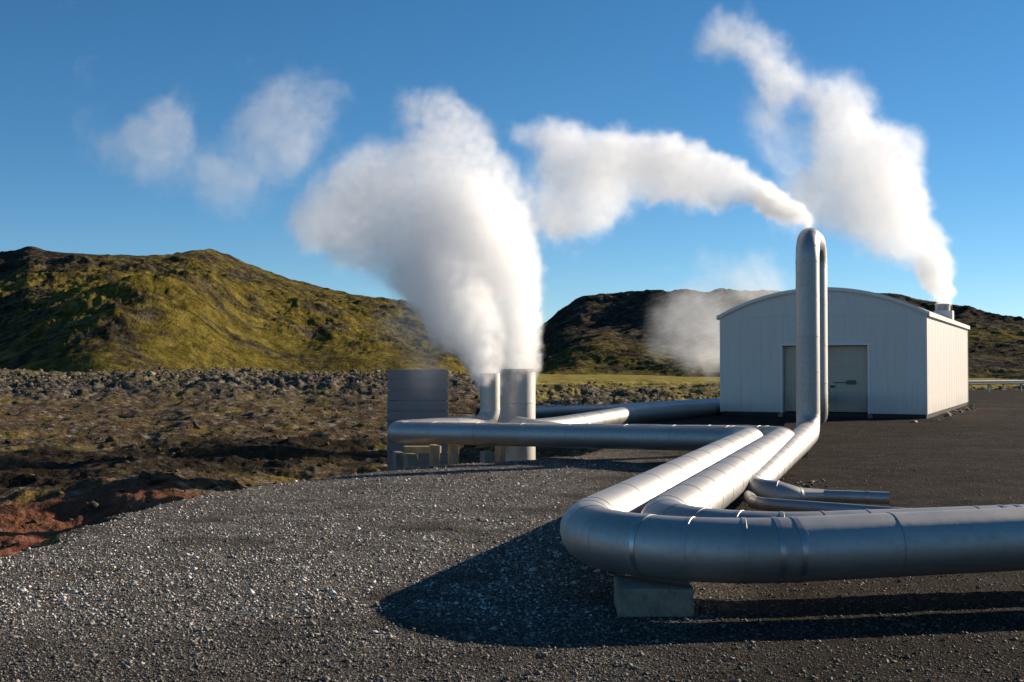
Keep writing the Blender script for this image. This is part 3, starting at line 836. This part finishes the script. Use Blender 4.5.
#MARK_STEAM
# ------------------------------------------------------------------ steam
def plume(name, label, puffs, dens, vox, warp=0.35, wscale=1.2, erode=0.75, escale=1.6, aniso=0.35, detail=5, gain=1.6, warp2=0.0, warp3=0.0, core=3.0, fine=0.0, stretch=None):
    """puffs: (centre Vector, radius, strength). Real volumes with noise in metres."""
    lo = Vector((min(c[i] - r for c, r, a in puffs) - warp for i in range(3)))
    hi = Vector((max(c[i] + r for c, r, a in puffs) + warp for i in range(3)))
    ng = bpy.data.node_groups.new(name, 'GeometryNodeTree')
    ng.interface.new_socket('Geometry', in_out='OUTPUT', socket_type='NodeSocketGeometry')
    def N(t, **kw):
        nd = ng.nodes.new(t)
        for k, v in kw.items(): setattr(nd, k, v)
        return nd
    L = ng.links.new
    def m(op, a, b=None, clamp=False):
        nd = N('ShaderNodeMath', operation=op, use_clamp=clamp)
        for i, v in enumerate((a, b)):
            if v is None: continue
            if hasattr(v, 'is_output'): L(v, nd.inputs[i])
            else: nd.inputs[i].default_value = v
        return nd.outputs[0]
    pos = N('GeometryNodeInputPosition').outputs[0]
    def noise(vec, sc, det, rough=0.55):
        nd = N('ShaderNodeTexNoise'); nd.inputs['Scale'].default_value = sc; nd.inputs['Detail'].default_value = det; nd.inputs['Roughness'].default_value = rough
        L(vec, nd.inputs['Vector']); return nd
    def warped(vec, sc, amt, det):
        w = noise(vec, sc, det)
        s = N('ShaderNodeVectorMath', operation='SUBTRACT'); L(w.outputs['Color'], s.inputs[0]); s.inputs[1].default_value = (0.5, 0.5, 0.5)
        k = N('ShaderNodeVectorMath', operation='SCALE'); L(s.outputs[0], k.inputs[0]); k.inputs['Scale'].default_value = amt
        a = N('ShaderNodeVectorMath', operation='ADD'); L(vec, a.inputs[0]); L(k.outputs[0], a.inputs[1]); return a.outputs[0]
    q = warped(pos, wscale, warp * 2, 2.0)
    if warp2: q = warped(q, wscale * 3.1, warp2 * 2, 2.0)
    if warp3: q = warped(q, wscale * 8.5, warp3 * 2, 3.0)
    acc = acc2 = None
    for c, r, a in puffs:
        d = N('ShaderNodeVectorMath', operation='DISTANCE'); L(q, d.inputs[0]); d.inputs[1].default_value = c
        mr = N('ShaderNodeMapRange', interpolation_type='SMOOTHSTEP')
        L(d.outputs['Value'], mr.inputs['Value'])
        for k, v in (('From Min', 0.0), ('From Max', r), ('To Min', a), ('To Max', 0.0)): mr.inputs[k].default_value = v
        acc = mr.outputs[0] if acc is None else m('ADD', acc, mr.outputs[0])
        if a >= 1.1: acc2 = mr.outputs[0] if acc2 is None else m('MAXIMUM', acc2, mr.outputs[0])
    ep = pos
    if stretch is not None:                                  # wind-drawn streaks: noise runs longer along the drift
        vr = N('ShaderNodeVectorRotate', rotation_type='Y_AXIS'); L(q, vr.inputs['Vector']); vr.inputs['Angle'].default_value = stretch[0]
        vm = N('ShaderNodeVectorMath', operation='MULTIPLY'); L(vr.outputs[0], vm.inputs[0]); vm.inputs[1].default_value = (stretch[1], 1, 1)
        ep = vm.outputs[0]
    n = noise(ep, escale, detail, 0.64).outputs[0]
    acc = m('MINIMUM', acc, 1.15)
    e = m('MULTIPLY', m('SUBTRACT', 0.80, n), 2.0 * erode)
    dn = m('MULTIPLY', m('SUBTRACT', acc, e), gain, True)
    dn = m('MULTIPLY', dn, dn)
    if fine:                                                 # small billows inside the cloud
        f = noise(ep, escale * 3.7, 4, 0.6).outputs[0]
        dn = m('MULTIPLY', dn, m('MAXIMUM', m('ADD', 1.0, m('MULTIPLY', m('SUBTRACT', f, 0.5), fine * 6)), 0.08))
    if acc2 is not None: dn = m('MULTIPLY', dn, m('ADD', 1.0, m('MULTIPLY', acc2, core)))
    vc = N('GeometryNodeVolumeCube')
    L(dn, vc.inputs['Density']); vc.inputs['Min'].default_value = lo; vc.inputs['Max'].default_value = hi
    for i, ax in enumerate('XYZ'): vc.inputs['Resolution ' + ax].default_value = max(8, min(330, int((hi[i] - lo[i]) / vox)))
    sm = N('GeometryNodeSetMaterial'); sm.inputs['Material'].default_value = mat_steam(name + '_vapour', dens, aniso)
    go = N('NodeGroupOutput'); L(vc.outputs[0], sm.inputs[0]); L(sm.outputs[0], go.inputs[0])
    vd = bpy.data.volumes.new(name); vd.materials.append(sm.inputs['Material'].default_value)
    o = bpy.data.objects.new(name, vd); C.objects.link(o)
    md = o.modifiers.new('density', 'NODES'); md.node_group = ng
    tag(o, label, 'steam plume', 'steam plumes', 'thing')
    return o
def puffs_px(lst, jit=0.25, seed=1, boost=1.0):
    """(px, py, radius px, forward distance, strength) -> world puffs; depth from the vent each one leaves"""
    rr = random.Random(seed); out = []
    for x, y, r, Z, a in lst:
        R = r * Z / F_PX
        out.append((pix(x, y, Z) + Vector((0, rr.uniform(-jit, jit) * R, 0)), R, a * boost))
    return out
def chain(p, q, n, a=1.0):
    """n puffs between two (x, y, r, Z)"""
    return [tuple(p[i] + (q[i] - p[i]) * k / max(1, n - 1) for i in range(4)) + (a,) for k in range(n)]
vents = (chain((491, 386, 19, 31.0), (484, 350, 36, 31.2), 5, 1.35) + chain((478, 338, 46, 31.3), (440, 285, 66, 31.8), 5, 1.15) +
         chain((518, 376, 32, 32.2), (519, 310, 42, 32.4), 6, 1.35) + chain((514, 290, 46, 32.5), (470, 235, 78, 32.8), 4, 1.12) +
         [(430, 262, 78, 32.2, 1.), (385, 242, 84, 32.6, 1.), (342, 225, 78, 33, .95), (400, 200, 95, 33, .95), (455, 195, 92, 33.2, .95), (330, 195, 66, 33.4, .8),
          (480, 225, 84, 33, .9), (512, 240, 60, 33.3, .75), (440, 150, 68, 33.4, .85), (408, 110, 36, 33.6, .8), (440, 106, 42, 33.6, .85), (472, 130, 48, 33.5, .75),
          (370, 165, 62, 33.4, .75), (306, 228, 52, 33.2, .75), (500, 170, 56, 33.4, .7), (525, 265, 36, 33.2, .7), (518, 200, 45, 33.4, .6)])
plume('steam_plume', 'big white steam cloud billowing up from the twin vents on the left', puffs_px(vents, 0.3, 2), 0.68, 0.05, warp=0.30, wscale=0.9, erode=0.62, escale=1.1, detail=6, gain=1.7, warp2=0.20, warp3=0.09, core=3.2, fine=0.8)
stack = (chain((808, 222, 16, 27.8), (770, 201, 32, 27.8), 4, 1.15) + chain((752, 192, 38, 27.9), (670, 165, 54, 28.2), 5, 1.0) +
         [(640, 158, 58, 28.4, .95), (610, 155, 60, 28.6, .9), (585, 160, 58, 28.8, .85), (600, 190, 44, 28.8, .65), (560, 190, 60, 29.0, .75), (572, 232, 52, 29.2, .68), (540, 145, 50, 29.2, .68),
          (600, 215, 48, 29.0, .6), (540, 215, 50, 29.2, .6), (640, 195, 50, 28.6, .62), (515, 130, 34, 29.4, .55), (560, 125, 40, 29.2, .6), (690, 195, 40, 28.2, .55)])
plume('steam_plume', 'white steam streaming left from the top of the tall pipe', puffs_px(stack, 0.3, 3), 1.5, 0.044, warp=0.28, wscale=1.1, erode=0.62, escale=1.5, detail=6, gain=1.8, warp2=0.20, warp3=0.06, core=3.0, fine=0.5)
vx = VENT.y
roof = (chain((948, 308, 12, vx), (933, 270, 29, vx + .3), 4, 1.15) + chain((920, 250, 42, vx + .5), (884, 180, 70, vx + 1), 4, 1.0) +
        [(862, 140, 68, vx + 1.3, .9), (850, 180, 66, vx + 1.3, .85), (825, 205, 56, vx + 1.4, .66), (865, 225, 64, vx + 1, .8), (900, 240, 50, vx + .7, .8), (830, 125, 50, vx + 1.5, .75), (905, 150, 48, vx + 1.2, .75),
         (835, 95, 48, vx + 1.8, .74), (800, 78, 48, vx + 2, .70), (742, 30, 64, vx + 2.2, .70), (772, 58, 50, vx + 2.1, .70), (712, 44, 46, vx + 2.3, .66), (758, 125, 60, vx + 2, .62), (858, 92, 46, vx + 1.8, .66),
         (800, 160, 66, vx + 1.6, .60), (790, 215, 66, vx + 1.5, .58), (775, 95, 50, vx + 2, .6)])
plume('steam_plume', 'steam column leaning left from the vent on the shed roof', puffs_px(roof, 0.3, 4), 0.62, 0.09, warp=0.6, wscale=0.5, erode=0.64, escale=0.75, detail=6, gain=1.6, warp2=0.40, warp3=0.14, core=3.0, fine=0.5, stretch=(-0.9, 0.6))
low = ([(700, 352, 42, 95, .85), (688, 335, 50, 95, .85), (705, 320, 52, 96, .8), (670, 316, 48, 96, .7), (725, 345, 50, 96, .8), (660, 345, 40, 95, .65), (690, 300, 48, 97, .66), (740, 300, 60, 97, .7),
        (735, 265, 55, 98, .62), (695, 266, 44, 98, .58), (665, 270, 34, 98, .54), (760, 280, 50, 98, .6), (715, 368, 36, 94, .8), (790, 285, 50, 98, .55)])
plume('steam_plume', 'soft steam rising from the ground behind the shed on its left side', puffs_px(low, 0.3, 5), 0.22, 0.16, warp=1.4, wscale=0.25, erode=0.62, escale=0.36, detail=6, gain=1.2, warp2=0.8, warp3=0.25, fine=0.4)
drift = ([(150, 130, 60, 36, .72), (135, 155, 52, 36, .64), (170, 105, 50, 36, .64), (185, 155, 75, 36, .54), (95, 150, 52, 36.5, .54), (285, 110, 68, 35, .72), (265, 130, 62, 35, .68), (310, 90, 60, 35, .64), (335, 110, 58, 35, .58),
          (245, 60, 44, 35.5, .54), (290, 155, 75, 35, .58), (240, 165, 75, 35.5, .53), (85, 72, 40, 37, .54), (75, 8, 44, 37, .50), (220, 200, 65, 35.5, .53), (150, 190, 65, 36, .52), (80, 110, 50, 36.5, .5)])
plume('steam_plume', 'thin torn steam wisps drifting against the blue sky at upper left', puffs_px(drift, 0.3, 6, 1.5), 0.36, 0.055, warp=0.8, wscale=0.6, erode=0.95, escale=1.3, detail=8, gain=1.25, warp2=0.50, warp3=0.22, stretch=(0.75, 0.40), fine=0.35)
mist = [(400, 335, 50, 31.5, .6), (430, 345, 50, 31.5, .6), (420, 310, 50, 31.8, .55), (385, 320, 44, 31.8, .5), (445, 325, 46, 31.5, .6), (440, 378, 44, 31.5, .58), (415, 378, 40, 31.4, .5)]
plume('steam_plume', 'faint grey vapour veil hanging over the board enclosure', puffs_px(mist, 0.3, 8), 0.5, 0.06, warp=0.3, wscale=0.9, erode=0.40, escale=1.2, detail=4, gain=1.0)
